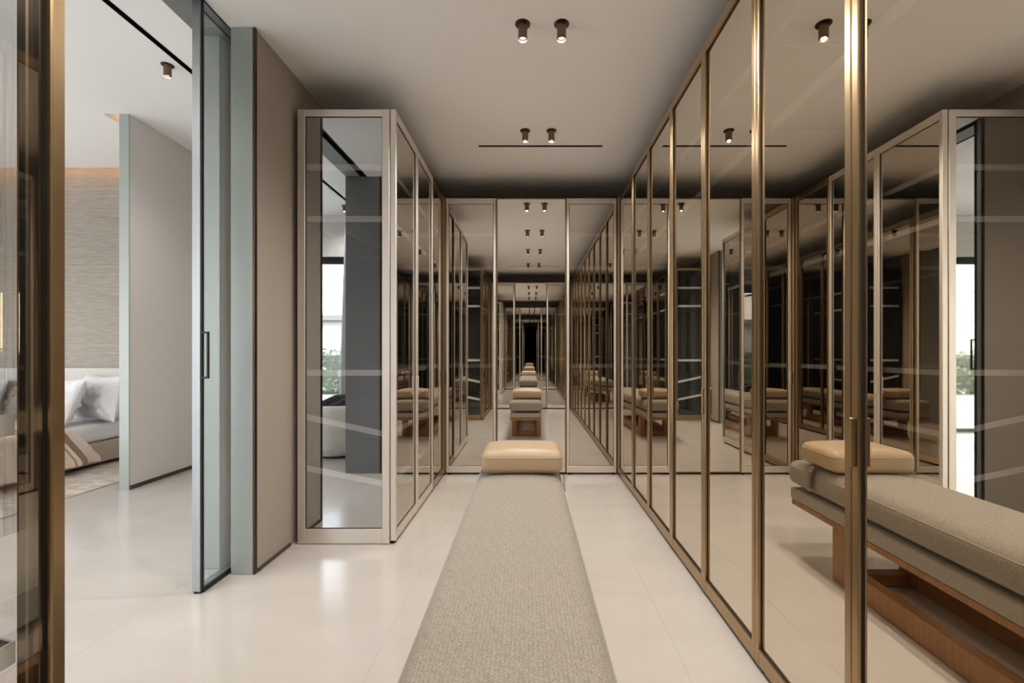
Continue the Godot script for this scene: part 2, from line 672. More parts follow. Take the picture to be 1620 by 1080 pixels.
# ------------------------------------------------------------------ the bedroom's shell
func bedroom_shell() -> void:
	var st := st_new()
	# ceiling, with the slots along the head wall, the partition and a long dark slot
	boxf(st, -8.0, -2.556, H_BED, H_BED + 0.2, -1.2, 4.0)
	boxf(st, -2.510, -1.85, H_BED, H_BED + 0.2, -1.2, 5.16)
	boxf(st, -8.0, -3.76, H_BED, H_BED + 0.2, 4.0, 5.16)
	boxf(st, -3.6, -2.556, H_BED, H_BED + 0.2, 4.0, 5.16)
	boxf(st, -8.2, -1.85, H_BED + 0.30, H_BED + 0.4, -1.4, 5.5)
	struct("ceiling_bedroom", "off-white bedroom ceiling with light coves", st, M.ceiling)
	st = st_new()
	boxf(st, -2.556, -2.510, H_BED + 0.05, H_BED + 0.08, -1.2, 5.16)
	boxf(st, -2.556, -2.550, H_BED - 0.001, H_BED + 0.05, -1.2, 5.16)
	boxf(st, -2.516, -2.510, H_BED - 0.001, H_BED + 0.05, -1.2, 5.16)
	tag(commit("curtain_track", st, M.black), "long black slot running across the bedroom ceiling", "track")
	st = st_new()
	boxf(st, -8.2, -1.63, 0, H_BED + 0.3, 5.28, 5.42)
	struct("wall_bedroom", "beige grasscloth wall behind the bed, lit warm along its top", st, M.grass)
	# cove lights
	st = st_new()
	boxf(st, -8.0, -3.7, H_BED + 0.10, H_BED + 0.125, 5.175, 5.20)
	tag(commit("cove_light", st, M.cove), "warm light strip hidden in the cove above the bed wall", "light strip", "bedroom cove lights")
	area(Vector2(4.2, 0.03), V(-5.85, H_BED + 0.09, 5.20), Vector3(-70, 180, 0), Color(1.0, 0.76, 0.52), 0.45)
	st = st_new()
	boxf(st, -3.755, -3.735, H_BED + 0.10, H_BED + 0.125, 4.1, 5.1)
	tag(commit("cove_light", st, M.cove), "warm light strip hidden in the cove along the partition", "light strip", "bedroom cove lights")
	area(Vector2(1.0, 0.03), V(-3.73, H_BED + 0.09, 4.6), Vector3(-70, -90, 0), Color(1.0, 0.76, 0.52), 0.06)
	# partition
	st = st_new()
	boxf(st, -3.612, -3.531, 0.022, H_BED + 0.29, 4.012, 5.28)
	struct("wall_partition", "plain grey-beige partition standing between bedroom and passage", st, M.wall_bed)
	st = st_new()
	boxf(st, -3.615, -3.528, 0.0, H_BED, 4.0, 4.012, 0.002)
	struct("trim_9", "pale green-grey metal edge of the bedroom partition", st, M.jamb)
	st = st_new()
	boxf(st, -3.608, -3.535, 0.0, 0.022, 4.012, 5.28)
	boxf(st, -3.531, -3.524, 0.0, 0.035, 4.012, 5.28)
	struct("baseboard_partition", "low dark baseboard along the bedroom partition", st, M.base)
	# window wall behind: posts, lintel
	st = st_new()
	boxf(st, -2.30, -1.85, 0, H_BED + 0.3, -1.4, -1.2)
	boxf(st, -8.2, -7.2, 0, H_BED + 0.3, -1.4, -1.2)
	boxf(st, -7.2, -2.30, 2.68, H_BED + 0.3, -1.4, -1.2)
	struct("wall_window", "white wall over the bedroom's garden window", st, M.wall_bed)
	st = st_new()
	boxf(st, -8.2, -8.0, 0, H_BED + 0.3, -1.2, -0.6)
	boxf(st, -8.2, -8.0, 0, H_BED + 0.3, 4.2, 5.28)
	boxf(st, -8.2, -8.0, 2.68, H_BED + 0.3, -0.6, 4.2)
	struct("wall_west", "white wall round the bedroom's side window", st, M.wall_bed)
	window_set("window_1", "full-height dark framed sliding window onto the terrace", -7.2, -2.3, 4, true)
	window_set("window_2", "full-height dark framed window at the far side of the bedroom", -0.6, 4.2, 4, false)
	# sheer curtain bunched at the window
	st = st_new()
	var rows := []
	for i in 13:
		var y := 0.02 + 3.26 * i / 12.0
		var line := []
		for j in 61:
			var t := j / 60.0
			var sway := 0.035 * sin(t * TAU * 7.0 + sin(y) * 0.3)
			line.append(V(-2.86 + 0.10 * y / 3.2 + t * 0.85, y, -1.04 + sway))
		rows.append(line)
	grid(st, rows)
	var back := []
	for line: Array in rows:
		var l2 := []
		for p: Vector3 in line:
			l2.append(p + Vector3(0, 0, 0.003))
		back.append(l2)
	grid(st, back, false, -1.0)
	tag(commit("curtain", st, M.sheer), "white sheer curtain bunched at the side of the terrace window", "curtain")


func window_set(called: String, label: String, a: float, b: float, n: int, south: bool) -> void:
	var w := Node3D.new()
	w.name = called
	w.set_meta("kind", "structure")
	w.set_meta("label", label)
	w.set_meta("category", "window")
	add_child(w)
	var st := st_new()
	var gl := st_new()
	var put := func(s: SurfaceTool, p0: float, p1: float, y0: float, y1: float, d0: float, d1: float) -> void:
		if south:
			boxf(s, p0, p1, y0, y1, -1.3 + d0, -1.3 + d1)
		else:
			boxf(s, -8.1 + d0, -8.1 + d1, y0, y1, p0, p1)
	put.call(st, a, b, 2.58, 2.68, -0.04, 0.05)
	put.call(st, a, b, 0.0, 0.04, -0.04, 0.05)
	for k in n + 1:
		var c := lerpf(a + 0.03, b - 0.03, float(k) / n)
		put.call(st, c - 0.03, c + 0.03, 0.04, 2.58, -0.03, 0.04)
	commit("window_frame", st, M.black, w)
	for k in n:
		gl = st_new()
		put.call(gl, lerpf(a + 0.03, b - 0.03, float(k) / n) + 0.03, lerpf(a + 0.03, b - 0.03, float(k + 1) / n) - 0.03, 0.04, 2.58, -0.004, 0.004)
		commit("pane", gl, M.window_glass, w)


func area(size: Vector2, at: Vector3, deg: Vector3, c: Color, energy: float) -> void:
	var l := AreaLight3D.new()
	l.name = numbered("area_light")
	l.area_size = size
	l.position = at
	l.rotation_degrees = deg
	l.light_color = c
	l.light_energy = energy
	l.shadow_enabled = true
	l.set("area_range", 20.0)
	add_child(l)


# ------------------------------------------------------------------ outdoors, past the windows
func outdoors() -> void:
	var st := st_new()
	boxf(st, -14, 4, -0.25, -0.06, -8.0, -1.62)
	boxf(st, -14, -8.2, -0.25, -0.06, -1.62, 8)
	struct("ground", "pale stone terrace outside the bedroom windows", st, plain(Color(0.80, 0.78, 0.74), 0.7))
	# hedge
	var hn := FastNoiseLite.new()
	hn.seed = 5
	hn.frequency = 2.2
	var leaf := SurfaceTool.new()
	leaf.begin(Mesh.PRIMITIVE_TRIANGLES)
	quad(leaf, Vector3(-0.05, 0, 0), Vector3(0, 0.02, 0.03), Vector3(0.09, 0, 0), Vector3(0, 0.02, -0.03), Vector3.UP)
	var lm := leaf.commit()
	var gm := plain(Color(0.60, 0.62, 0.53), 0.7)
	gm.backlight_enabled = true
	gm.backlight = Color(0.3, 0.32, 0.24)
	lm.surface_set_material(0, gm)
	var hd := Node3D.new()
	hd.name = "hedge"
	add_child(hd)
	hd.position = V(-6, -0.06, -8.6)
	tag(hd, "loose green hedge beyond the terrace", "hedge")
	st = st_new()
	box(st, Vector3(-8, 0, -0.35), Vector3(10, 1.2, 0.35), 0.1)
	commit("stems", st, plain(Color(0.38, 0.40, 0.33), 0.9), hd)
	var mm := MultiMesh.new()
	mm.transform_format = MultiMesh.TRANSFORM_3D
	mm.mesh = lm
	mm.instance_count = 9000
	for i in 9000:
		var p := Vector3(rng.randf_range(-8, 10), 0, 0)
		var top := 1.35 + hn.get_noise_1d(p.x) * 0.3
		p.y = rng.randf() * top
		p.z = rng.randf_range(-0.55, 0.55) * (1.1 - 0.3 * p.y)
		var bs := Basis.from_euler(Vector3(rng.randf_range(-1.2, 1.2), rng.randf() * TAU, rng.randf_range(-1, 1))).scaled(Vector3.ONE * rng.randf_range(0.8, 1.7))
		mm.set_instance_transform(i, Transform3D(bs, p))
	var mi := MultiMeshInstance3D.new()
	mi.name = "leaves"
	mi.multimesh = mm
	mi.set_meta("kind", "stuff")
	hd.add_child(mi)
	# neighbouring white house
	var house := thing("house", "pale flat-roofed house beyond the hedge", "house", V(-9, -0.06, -24))
	st = st_new()
	box(st, Vector3(-7, 0, -4), Vector3(7, 3.1, 4), 0.02)
	commit("wall", st, plain(Color(0.82, 0.81, 0.79), 0.8), house)
	st = st_new()
	box(st, Vector3(-7.4, 3.1, -4.4), Vector3(7.4, 3.4, 4.4), 0.02)
	commit("roof", st, plain(Color(0.62, 0.60, 0.57), 0.8), house)
	for k in 5:
		st = st_new()
		box(st, Vector3(-6 + k * 2.7, 0.9, 4), Vector3(-4.8 + k * 2.7, 2.3, 4.04), 0.01)
		commit("window", st, plain(Color(0.2, 0.22, 0.25), 0.2), house)


# ------------------------------------------------------------------ wardrobes
# Local frame: x along the doors, y up, z out of the front; front faces at z = 0.
func frame_shape(w: float, y0: float, y1: float, stile: float, top: float, bottom: float, z0: float, z1: float) -> Mesh:
	var st := st_new()
	box(st, Vector3(0, y0, z0), Vector3(stile, y1, z1), 0.0025)
	box(st, Vector3(w - stile, y0, z0), Vector3(w, y1, z1), 0.0025)
	box(st, Vector3(stile, y1 - top, z0), Vector3(w - stile, y1, z1 - 0.002), 0.002)
	box(st, Vector3(stile, y0, z0), Vector3(w - stile, y0 + bottom, z1 - 0.002), 0.002)
	return st.commit()


func gasket_shape(x0: float, x1: float, y0: float, y1: float, z: float) -> Mesh:
	var st := st_new()
	var t := 0.0035
	box(st, Vector3(x0, y0, z), Vector3(x0 + t, y1, z + 0.003))
	box(st, Vector3(x1 - t, y0, z), Vector3(x1, y1, z + 0.003))
	box(st, Vector3(x0 + t, y0, z), Vector3(x1 - t, y0 + t, z + 0.003))
	box(st, Vector3(x0 + t, y1 - t, z), Vector3(x1 - t, y1, z + 0.003))
	return st.commit()


func pane_into(parent: Node, x0: float, x1: float, y0: float, y1: float, z: float, front: Material, called := "glass_pane") -> void:
	# a 5 mm sheet whose outer face carries the coating
	var st := st_new()
	var zb := z - 0.005
	quad(st, Vector3(x0, y0, z), Vector3(x1, y0, z), Vector3(x1, y1, z), Vector3(x0, y1, z), Vector3.BACK)
	var me: ArrayMesh = st.commit()
	st = st_new()
	quad(st, Vector3(x0, y0, zb), Vector3(x1, y0, zb), Vector3(x1, y1, zb), Vector3(x0, y1, zb), Vector3.FORWARD)
	quad(st, Vector3(x0, y0, z), Vector3(x0, y1, z), Vector3(x0, y1, zb), Vector3(x0, y0, zb), Vector3.LEFT)
	quad(st, Vector3(x1, y0, z), Vector3(x1, y1, z), Vector3(x1, y1, zb), Vector3(x1, y0, zb), Vector3.RIGHT)
	quad(st, Vector3(x0, y0, z), Vector3(x1, y0, z), Vector3(x1, y0, zb), Vector3(x0, y0, zb), Vector3.DOWN)
	quad(st, Vector3(x0, y1, z), Vector3(x1, y1, z), Vector3(x1, y1, zb), Vector3(x0, y1, zb), Vector3.UP)
	st.commit(me)
	me.surface_set_material(0, front)
	me.surface_set_material(1, M.clear)
	var o := MeshInstance3D.new()
	o.name = called
	o.mesh = me
	parent.add_child(o, true)


func door(parent: Node, x: float, w: float, glass: Material, metal: Material, handle: int, mirror := false) -> void:
	var y0 := 0.022
	var y1 := H_DOOR
	var d := piece("door", frame_shape(w, y0, y1, 0.025 if not mirror else 0.012, 0.053 if not mirror else 0.012, 0.064 if not mirror else 0.012, -0.035, 0.0), metal, parent, Vector3(x, 0, 0))
	var s := 0.025 if not mirror else 0.012
	var t := 0.053 if not mirror else 0.012
	var b := 0.064 if not mirror else 0.012
	pane_into(d, s, w - s, y0 + b, y1 - t, -0.013 if not mirror else -0.004, glass, "glass_pane" if not mirror else "mirror_glass")
	if not mirror:
		piece("gasket", gasket_shape(s, w - s, y0 + b, y1 - t, -0.0129), M.gasket, d)
	if handle != 0:
		var st := st_new()
		var hx := 0.005 if handle < 0 else w - 0.019
		box(st, Vector3(hx, 0.90, 0.0), Vector3(hx + 0.014, 1.03, 0.012), 0.002)
		commit("handle", st, metal, d)


func wardrobe(label: String, at: Vector3, turn: float, widths: Array, glass: Material, metal: Material, o := {}) -> Node3D:
	var w := 0.0
	for x: float in widths:
		w += x
	var depth: float = o.get("depth", DEPTH)
	var r := thing("wardrobe", label, "wardrobe", at, turn, o.get("group", ""))
	var zf := -0.038
	var zb := -depth
	var end: int = o.get("end", 0)
	var ea := 0.032 if end < 0 else 0.002
	var eb := w - (0.032 if end > 0 else 0.002)
	var st := st_new()
	box(st, Vector3(ea, 0.022, zb), Vector3(eb, H_DOOR - 0.02, zb + 0.016))
	commit("back_panel", st, M.dark_wood, r)
	st = st_new()
	box(st, Vector3(ea, H_DOOR - 0.02, zb), Vector3(eb, H_DOOR - 0.002, zf))
	commit("top_panel", st, M.top_dark, r)
	st = st_new()
	box(st, Vector3(ea, 0.04, zb + 0.016), Vector3(eb, 0.058, zf))
	commit("bottom_panel", st, M.dark_wood, r)
	st = st_new()
	box(st, Vector3(ea, 0.0, zb + 0.02), Vector3(eb, 0.04, -0.05))
	commit("plinth", st, M.gasket, r)
	for s in [-1, 1]:
		var x0: float = 0.002 if s < 0 else w - 0.018
		if s == end:
			# framed glass end
			var xo: float = 0.0 if s < 0 else w
			var fr := Node3D.new()
			var dw := depth - 0.04
			var es: float = o.get("end_stile", 0.048)
			var ep := piece("end_panel", frame_shape(dw, 0.004, H_DOOR, es, 0.044, 0.093, -0.03, 0.0), metal, r, Vector3(xo, 0, -0.04 if s > 0 else -0.04 - dw))
			fr.free()
			ep.rotation.y = PI / 2 if s > 0 else -PI / 2
			if s > 0:
				ep.position = Vector3(w, 0, -0.04)
			else:
				ep.position = Vector3(0, 0, -0.04 - dw)
			pane_into(ep, es, dw - es, 0.004 + 0.093, H_DOOR - 0.044, -0.012, o.get("end_glass", glass))
			piece("gasket", gasket_shape(es, dw - es, 0.004 + 0.093, H_DOOR - 0.044, -0.0119), M.gasket, ep)
			continue
		st = st_new()
		box(st, Vector3(x0, 0.058, zb + 0.016), Vector3(x0 + 0.016, H_DOOR - 0.02, zf))
		commit("side_panel", st, M.dark_wood, r)
	# shelves with pale edges, and rods
	var xa := 0.020 if end >= 0 else 0.036
	var xb := w - (0.020 if end <= 0 else 0.036)
	var zs := zf - 0.015
	for y: float in o.get("shelves", [2.385, 2.056, 1.077]):
		st = st_new()
		box(st, Vector3(xa + 0.004, y - 0.018, zb + 0.02), Vector3(xb - 0.004, y + 0.018, zs - 0.004))
		var sh := commit("shelf", st, M.dark_wood, r)
		st = st_new()
		box(st, Vector3(xa, y - 0.019, zs - 0.004), Vector3(xb, y + 0.019, zs), 0.001)
		box(st, Vector3(xa, y - 0.019, zb + 0.02), Vector3(xa + 0.004, y + 0.019, zs - 0.004))
		box(st, Vector3(xb - 0.004, y - 0.019, zb + 0.02), Vector3(xb, y + 0.019, zs - 0.004))
		commit("edge_trim", st, M.trim_light, sh)
	for a: Array in o.get("slants", []):
		# sloping shoe shelf: a[0] height at the back, a[1] at the front
		st = st_new()
		var et := st_new()
		var z0 := zb + 0.02
		slab(st, xa + 0.004, xb - 0.004, a[0], a[1], z0, zs - 0.004, 0.018)
		slab(et, xa, xa + 0.004, a[0], a[1], z0, zs, 0.019)
		slab(et, xb - 0.004, xb, a[0], a[1], z0, zs, 0.019)
		slab(et, xa + 0.004, xb - 0.004, a[1] + 0.0008, a[1], zs - 0.004, zs, 0.019)
		commit("edge_trim", et, M.trim_light, commit("shelf", st, M.dark_wood, r))
	for y: float in o.get("rods", [1.97, 0.995]):
		st = st_new()
		tube(st, [Vector3(xa, y, zb * 0.5), Vector3(xb, y, zb * 0.5)], 0.012, 12)
		commit("hanging_rod", st, M.rod, r)
	var x := 0.0
	var hs: Array = o.get("handles", [])
	for k in widths.size():
		door(r, x + 0.0015, widths[k] - 0.003, glass, metal, hs[k] if k < hs.size() else 0)
		x += widths[k]
	for fx: float in [0.03, w - 0.03]:
		st = st_new()
		lathe(st, Vector3(fx, 0, -0.028), [Vector2(0, 0), Vector2(0.014, 0), Vector2(0.014, 0.006), Vector2(0.006, 0.010), Vector2(0.006, 0.022), Vector2(0, 0.022)], 12)
		commit("foot", st, M.gasket, r)
	return r


func slab(st: SurfaceTool, x0: float, x1: float, ya: float, yb: float, za: float, zb: float, t: float) -> void:
	var n := Vector3(0, zb - za, -(yb - ya)).normalized()
	var p := [Vector3(x0, ya, za), Vector3(x1, ya, za), Vector3(x1, yb, zb), Vector3(x0, yb, zb)]
	var u := Vector3.UP * t
	quad(st, p[0] + u, p[1] + u, p[2] + u, p[3] + u, n)
	quad(st, p[0] - u, p[1] - u, p[2] - u, p[3] - u, -n)
	quad(st, p[0] - u, p[1] - u, p[1] + u, p[0] + u, Vector3.FORWARD)
	quad(st, p[3] - u, p[2] - u, p[2] + u, p[3] + u, Vector3.BACK)
	quad(st, p[0] - u, p[3] - u, p[3] + u, p[0] + u, Vector3.LEFT)
	quad(st, p[1] - u, p[2] - u, p[2] + u, p[1] + u, Vector3.RIGHT)


func wardrobes() -> void:
	var slants := [[0.80, 0.68], [0.4746, 0.364]]
	# right-hand run, facing left: local x runs towards the camera
	var j := [4.455, 3.846, 2.789, 1.744, 0.70, -0.345, -0.83]
	var say := [
		"narrow single-door bronze glass wardrobe on the right, against the far corner",
		"bronze glass double wardrobe on the right, next to the far corner unit",
		"bronze glass double wardrobe on the right, alongside the tan bolster of the bench",
		"tall bronze glass double wardrobe on the right reflecting the end of the bench",
		"bronze glass double wardrobe at the right edge of the photo reflecting the left wardrobe's end",
		"single-door bronze glass wardrobe on the right, behind the viewer",
	]
	for k in 6:
		var a: float = j[k]
		var b: float = j[k + 1]
		var n := 2 if k >= 1 and k <= 4 else 1
		var ws := []
		for i in n:
			ws.append((a - b) / n)
		var mid: float = [0, 3.329, 2.268, 1.221, 0.178, 0][k]
		if n == 2:
			ws = [a - mid, mid - b]
		wardrobe(say[k], V(X_R, 0, a), -PI / 2, ws, M.glass_bronze, M.gold, {"group": "wardrobes along the right wall", "handles": [0, -1] if n == 2 else [0], "shelves": [2.385, 2.056], "rods": [1.97]})
	# left-hand far run, facing right: local x runs away from the camera
	wardrobe("glass double wardrobe on the left with a clear framed glass end showing sloped shelves", V(X_L, 0, F_END), PI / 2, [0.55, 0.543], M.glass_left, M.champagne, {"group": "wardrobes along the left wall", "end": -1, "end_glass": M.glass_grey, "slants": slants, "rods": [1.97], "handles": [1, 0]})
	wardrobe("narrow single-door glass wardrobe on the left, against the far corner", V(X_L, 0, 3.955), PI / 2, [0.50], M.glass_left, M.gold, {"group": "wardrobes along the left wall"})
	# left-hand near run
	wardrobe("bronze framed glass wardrobe at the left edge of the photo, bedroom seen through it", V(X_L, 0, F_NEAR_END - 1.10), PI / 2, [0.55, 0.55], M.glass_light, M.gold, {"group": "wardrobes along the left wall", "end": 1, "end_stile": 0.02, "end_glass": M.glass_thin, "slants": slants, "rods": [1.97], "handles": [0, 0]})
	wardrobe("single-door glass wardrobe on the left, behind the viewer", V(X_L, 0, F_BACK + 0.05), PI / 2, [F_NEAR_END - 1.10 - F_BACK - 0.053], M.glass_grey, M.gold, {"group": "wardrobes along the left wall"})
	# far end and the end behind the viewer
	for e in 2:
		var f: float = [F_FAR, F_BACK][e]
		var turn: float = [0.0, PI][e]
		var g: String = ["wardrobes flanking the far mirror", "wardrobes flanking the mirror behind the viewer"][e]
		var x0: float = [-0.835, 0.853][e]
		var x1: float = [0.358, -0.34][e]
		wardrobe(["grey glass cabinet on the far wall, left of the tall mirror", "grey glass cabinet on the right behind the viewer"][e], V(x0, 0, f), turn, [0.495], M.glass_far, M.champagne, {"group": g, "handles": [-1]})
		wardrobe(["grey glass cabinet on the far wall, right of the tall mirror", "grey glass cabinet on the left behind the viewer"][e], V(x1, 0, f), turn, [0.495], M.glass_far, M.champagne, {"group": g})
		var t := thing("wall_mirror", ["tall frameless-looking mirror on the far wall repeating the bench endlessly", "tall mirror on the wall behind the viewer, facing the far one"][e], "mirror", V([-0.337, 0.355][e], 0, f), turn, "facing tall mirrors")
		door(t, 0.0015, 0.69, M.mirror, M.gold, -1, true)
		var st := st_new()
		box(st, Vector3(0.003, 0.0, -0.60), Vector3(0.69, H_DOOR, -0.04))
		commit("backing", st, M.top_dark, t)
		# corner posts between this end and the side runs
		for k in 2:
			var q: Array = [[X_L - 0.035, X_L + 0.008], [X_R - 0.002, X_R + 0.04]][k]
			st = st_new()
			boxf(st, q[0], q[1], 0.022, H_DOOR, [F_FAR - 0.04, F_BACK + 0.04][e], [F_FAR + 0.02, F_BACK - 0.02][e], 0.002)
			struct("trim_%d" % (10 + 2 * e + k), "bronze corner post where the %s wardrobes meet the %s" % [["left", "right"][k], ["far wall", "wall behind the viewer"][e]], st, M.gold)


# ------------------------------------------------------------------ downlights
func lights() -> void:
	var spots := []
	var fs := [3.62, 2.449, 1.254, 0.043]
	for k in 4:
		for s in 2:
			var where: String = ["before the far mirror", "over the middle of the bench", "just behind the nearer pair in the frame", "over the viewer"][k]
			var lab: String = ["left" if s == 0 else "right", where][0]
			spots.append([[-0.041, 0.168][s], H_CEIL, fs[k], "small bronze tube downlight, %s of the pair %s" % [lab, where], "downlights along the dressing room ceiling", 1.0])
	spots.append([-2.65, H_BED, 3.325, "small bronze tube downlight on the bedroom ceiling beside the sliding door", "bedroom downlights", 1.0])
	spots.append([-2.65, H_BED, 1.3, "small bronze tube downlight on the bedroom ceiling by the opening", "bedroom downlights", 1.0])
	spots.append([-2.65, H_BED, -0.74, "small bronze tube downlight on the bedroom ceiling by the terrace window", "bedroom downlights", 1.0])
	for a: Array in spots:
		var t := thing("downlight", a[3], "downlight", V(a[0], a[1], a[2]), 0.0, a[4])
		var st := st_new()
		lathe(st, Vector3.ZERO, [Vector2(0, -0.004), Vector2(0.040, -0.004), Vector2(0.041, -0.002), Vector2(0.041, 0.0), Vector2(0, 0.0)], 32)
		commit("flange", st, M.bronze, t)
		st = st_new()
		lathe(st, Vector3.ZERO, [Vector2(0.0245, -0.004), Vector2(0.0245, -0.084), Vector2(0.0225, -0.086), Vector2(0.0215, -0.084), Vector2(0.0205, -0.066)], 32)
		commit("barrel", st, M.barrel, t)
		st = st_new()
		lathe(st, Vector3.ZERO, [Vector2(0.0, -0.069), Vector2(0.015, -0.071), Vector2(0.0205, -0.070)], 24)
		commit("lamp_lens", st, M.led, t)
		var l := SpotLight3D.new()
		l.name = "spot_light"
		l.position = Vector3(0, -0.079, 0)
		l.rotation_degrees = Vector3(-90, 0, 0)
		l.spot_angle = 75.0
		l.spot_angle_attenuation = 0.8
		l.spot_range = 12.0
		l.spot_attenuation = 2.0
		l.light_size = 0.01
		l.light_color = Color(1.0, 0.98, 0.955)
		l.light_energy = a[5] * 1.34
		l.shadow_enabled = true
		t.add_child(l)


# ------------------------------------------------------------------ bench
func bench() -> void:
	var cx := -0.052
	var f0 := 0.30
	var f1 := 2.80
	var fm := (f0 + f1) / 2.0
	var t := thing("bench", "long upholstered bench in beige weave on a wooden frame", "bench", V(cx, 0, fm), 0.008)
	var hl := (f1 - f0) / 2.0
	var st := st_new()
	cushion(st, Vector3(0, 0.480, 0), Vector3(0.222, 0.072, hl), 0.045, 0.018, 0.008, 28)
	var seat := commit("seat_cushion", st, M.fabric, t)
	st = st_new()
	for y: float in [0.522, 0.438]:
		tube(st, ring_path(0.2235, hl + 0.002, 0.06, y), 0.0032, 6, true)
	commit("piping", st, M.fabric_base, seat)
	st = st_new()
	cushion(st, Vector3(0, 0.352, 0), Vector3(0.218, 0.036, hl - 0.012), 0.014, 0.0, 0.0, 12)
	commit("seat_base", st, M.fabric_base, t)
	st = st_new()
	box(st, Vector3(-0.212, 0.284, -hl + 0.02), Vector3(0.212, 0.316, hl - 0.02), 0.004)
	commit("top_rail", st, M.oak, t)
	for sx: float in [-1.0, 1.0]:
		st = st_new()
		box(st, Vector3(sx * 0.205, 0.006, -hl + 0.50), Vector3(sx * 0.145, 0.115, hl - 0.50), 0.004)
		commit("floor_rail", st, M.oak, t)
		for sz: float in [-1.0, 1.0]:
			st = st_new()
			box(st, Vector3(sx * 0.206, 0.003, sz * (hl - 0.39)), Vector3(sx * 0.142, 0.284, sz * (hl - 0.50)), 0.004)
			commit("leg", st, M.oak, t)
	for sz: float in [-1.0, 1.0]:
		st = st_new()
		box(st, Vector3(-0.142, 0.006, sz * (hl - 0.41)), Vector3(0.142, 0.07, sz * (hl - 0.47)), 0.004)
		commit("stretcher", st, M.oak, t)
	# bolster, strapped round the seat
	var b := thing("bolster", "tan leather bolster cushion strapped on the far end of the bench", "cushion", V(-0.045, 0.567, 2.515), 0.008)
	st = st_new()
	cushion(st, Vector3(0, 0.062, 0), Vector3(0.209, 0.056, 0.155), 0.030, 0.017, 0.004, 22, 0.003, 7)
	var bc := commit("cushion_body", st, M.leather, b)
	st = st_new()
	tube(st, ring_path(0.2115, 0.1575, 0.034, 0.090), 0.003, 6, true)
	commit("piping", st, M.leather, bc)
	st = st_new()
	for sx: float in [-1.0, 1.0]:
		var line := [Vector2(0.196, 0.004), Vector2(0.208, 0.003), Vector2(0.220, -0.008), Vector2(0.2285, -0.028), Vector2(0.2325, -0.055), Vector2(0.2335, -0.125)]
		for k in line.size() - 1:
			var p: Vector2 = line[k]
			var q: Vector2 = line[k + 1]
			var n2 := Vector2(-(q.y - p.y), q.x - p.x).normalized() * 0.003
			for o: Array in [[p, q, n2], [p - n2, q - n2, -n2]]:
				var nn: Vector2 = o[2]
				var w0 := Vector3(sx * (o[0].x + maxf(nn.x, 0)), o[0].y + maxf(nn.y, 0), -0.04)
				var w1 := Vector3(sx * (o[1].x + maxf(nn.x, 0)), o[1].y + maxf(nn.y, 0), -0.04)
				var dz := Vector3(0, 0, 0.035)
				quad(st, w0, w1, w1 + dz, w0 + dz, Vector3(sx * nn.x, nn.y, 0).normalized())
	commit("strap", st, M.strap, b)
	st = st_new()
	for sx: float in [-1.0, 1.0]:
		box(st, Vector3(sx * 0.2325, -0.132, -0.044), Vector3(sx * 0.240, -0.118, -0.001), 0.002)
	commit("buckle", st, M.alu, b)


func ring_path(hx: float, hz: float, r: float, y: float) -> Array:
	var pts := []
	for k in 4:
		var c := Vector3([1, -1, -1, 1][k] * (hx - r), y, [1, 1, -1, -1][k] * (hz - r))
		for i in 7:
			var a := (k + i / 6.0) * PI / 2
			pts.append(c + Vector3(cos(a), 0, sin(a)) * r)
	return pts


# ------------------------------------------------------------------ sliding door leaf
func sliding_door() -> void:
	var t := Node3D.new()
	t.name = "door_1"
	t.set_meta("kind", "structure")
	t.set_meta("label", "tall sliding glass door in grey aluminium, half drawn out of the wall pocket")
	t.set_meta("category", "door")
	add_child(t)
	t.position = V(-1.664, 0, 2.268)
	# local: x across, z towards the camera is +
	var w := 0.9
	var st := st_new()
	var y1 := H_CEIL + 0.03
	box(st, Vector3(-0.023, 0.012, -0.020), Vector3(0.019, y1, 0.0), 0.002)
	box(st, Vector3(-0.023, 0.012, -w), Vector3(0.019, y1, -w + 0.02), 0.002)
	box(st, Vector3(-0.021, y1 - 0.03, -w + 0.02), Vector3(0.019, y1, -0.020))
	box(st, Vector3(-0.021, 0.012, -w + 0.02), Vector3(0.019, 0.030, -0.020))
	commit("door_frame", st, M.alu, t)
	st = st_new()
	box(st, Vector3(0.019, 0.012, -0.020), Vector3(0.024, y1, -0.004))
	box(st, Vector3(0.019, 0.0, -w), Vector3(0.024, 0.022, -0.020))
	box(st, Vector3(-0.018, 0.0, -w), Vector3(0.019, 0.012, -0.006))
	commit("seal", st, M.black, t)
	var gl := Node3D.new()
	gl.name = "glass_holder"
	st = st_new()
	box(st, Vector3(-0.003, 0.030, -w + 0.02), Vector3(0.003, y1 - 0.03, -0.02))
	var m := plain(Color(0.62, 0.70, 0.69, 0.10), 0.0)
	m.transparency = BaseMaterial3D.TRANSPARENCY_ALPHA
	gl.free()
	commit("glass_pane", st, m, t)
	st = st_new()
	box(st, Vector3(0.046, 1.075, -0.016), Vector3(0.056, 1.31, -0.004), 0.002)
	box(st, Vector3(0.024, 1.075, -0.016), Vector3(0.046, 1.085, -0.004))
	box(st, Vector3(0.024, 1.30, -0.016), Vector3(0.046, 1.31, -0.004))
	commit("handle", st, M.black, t)


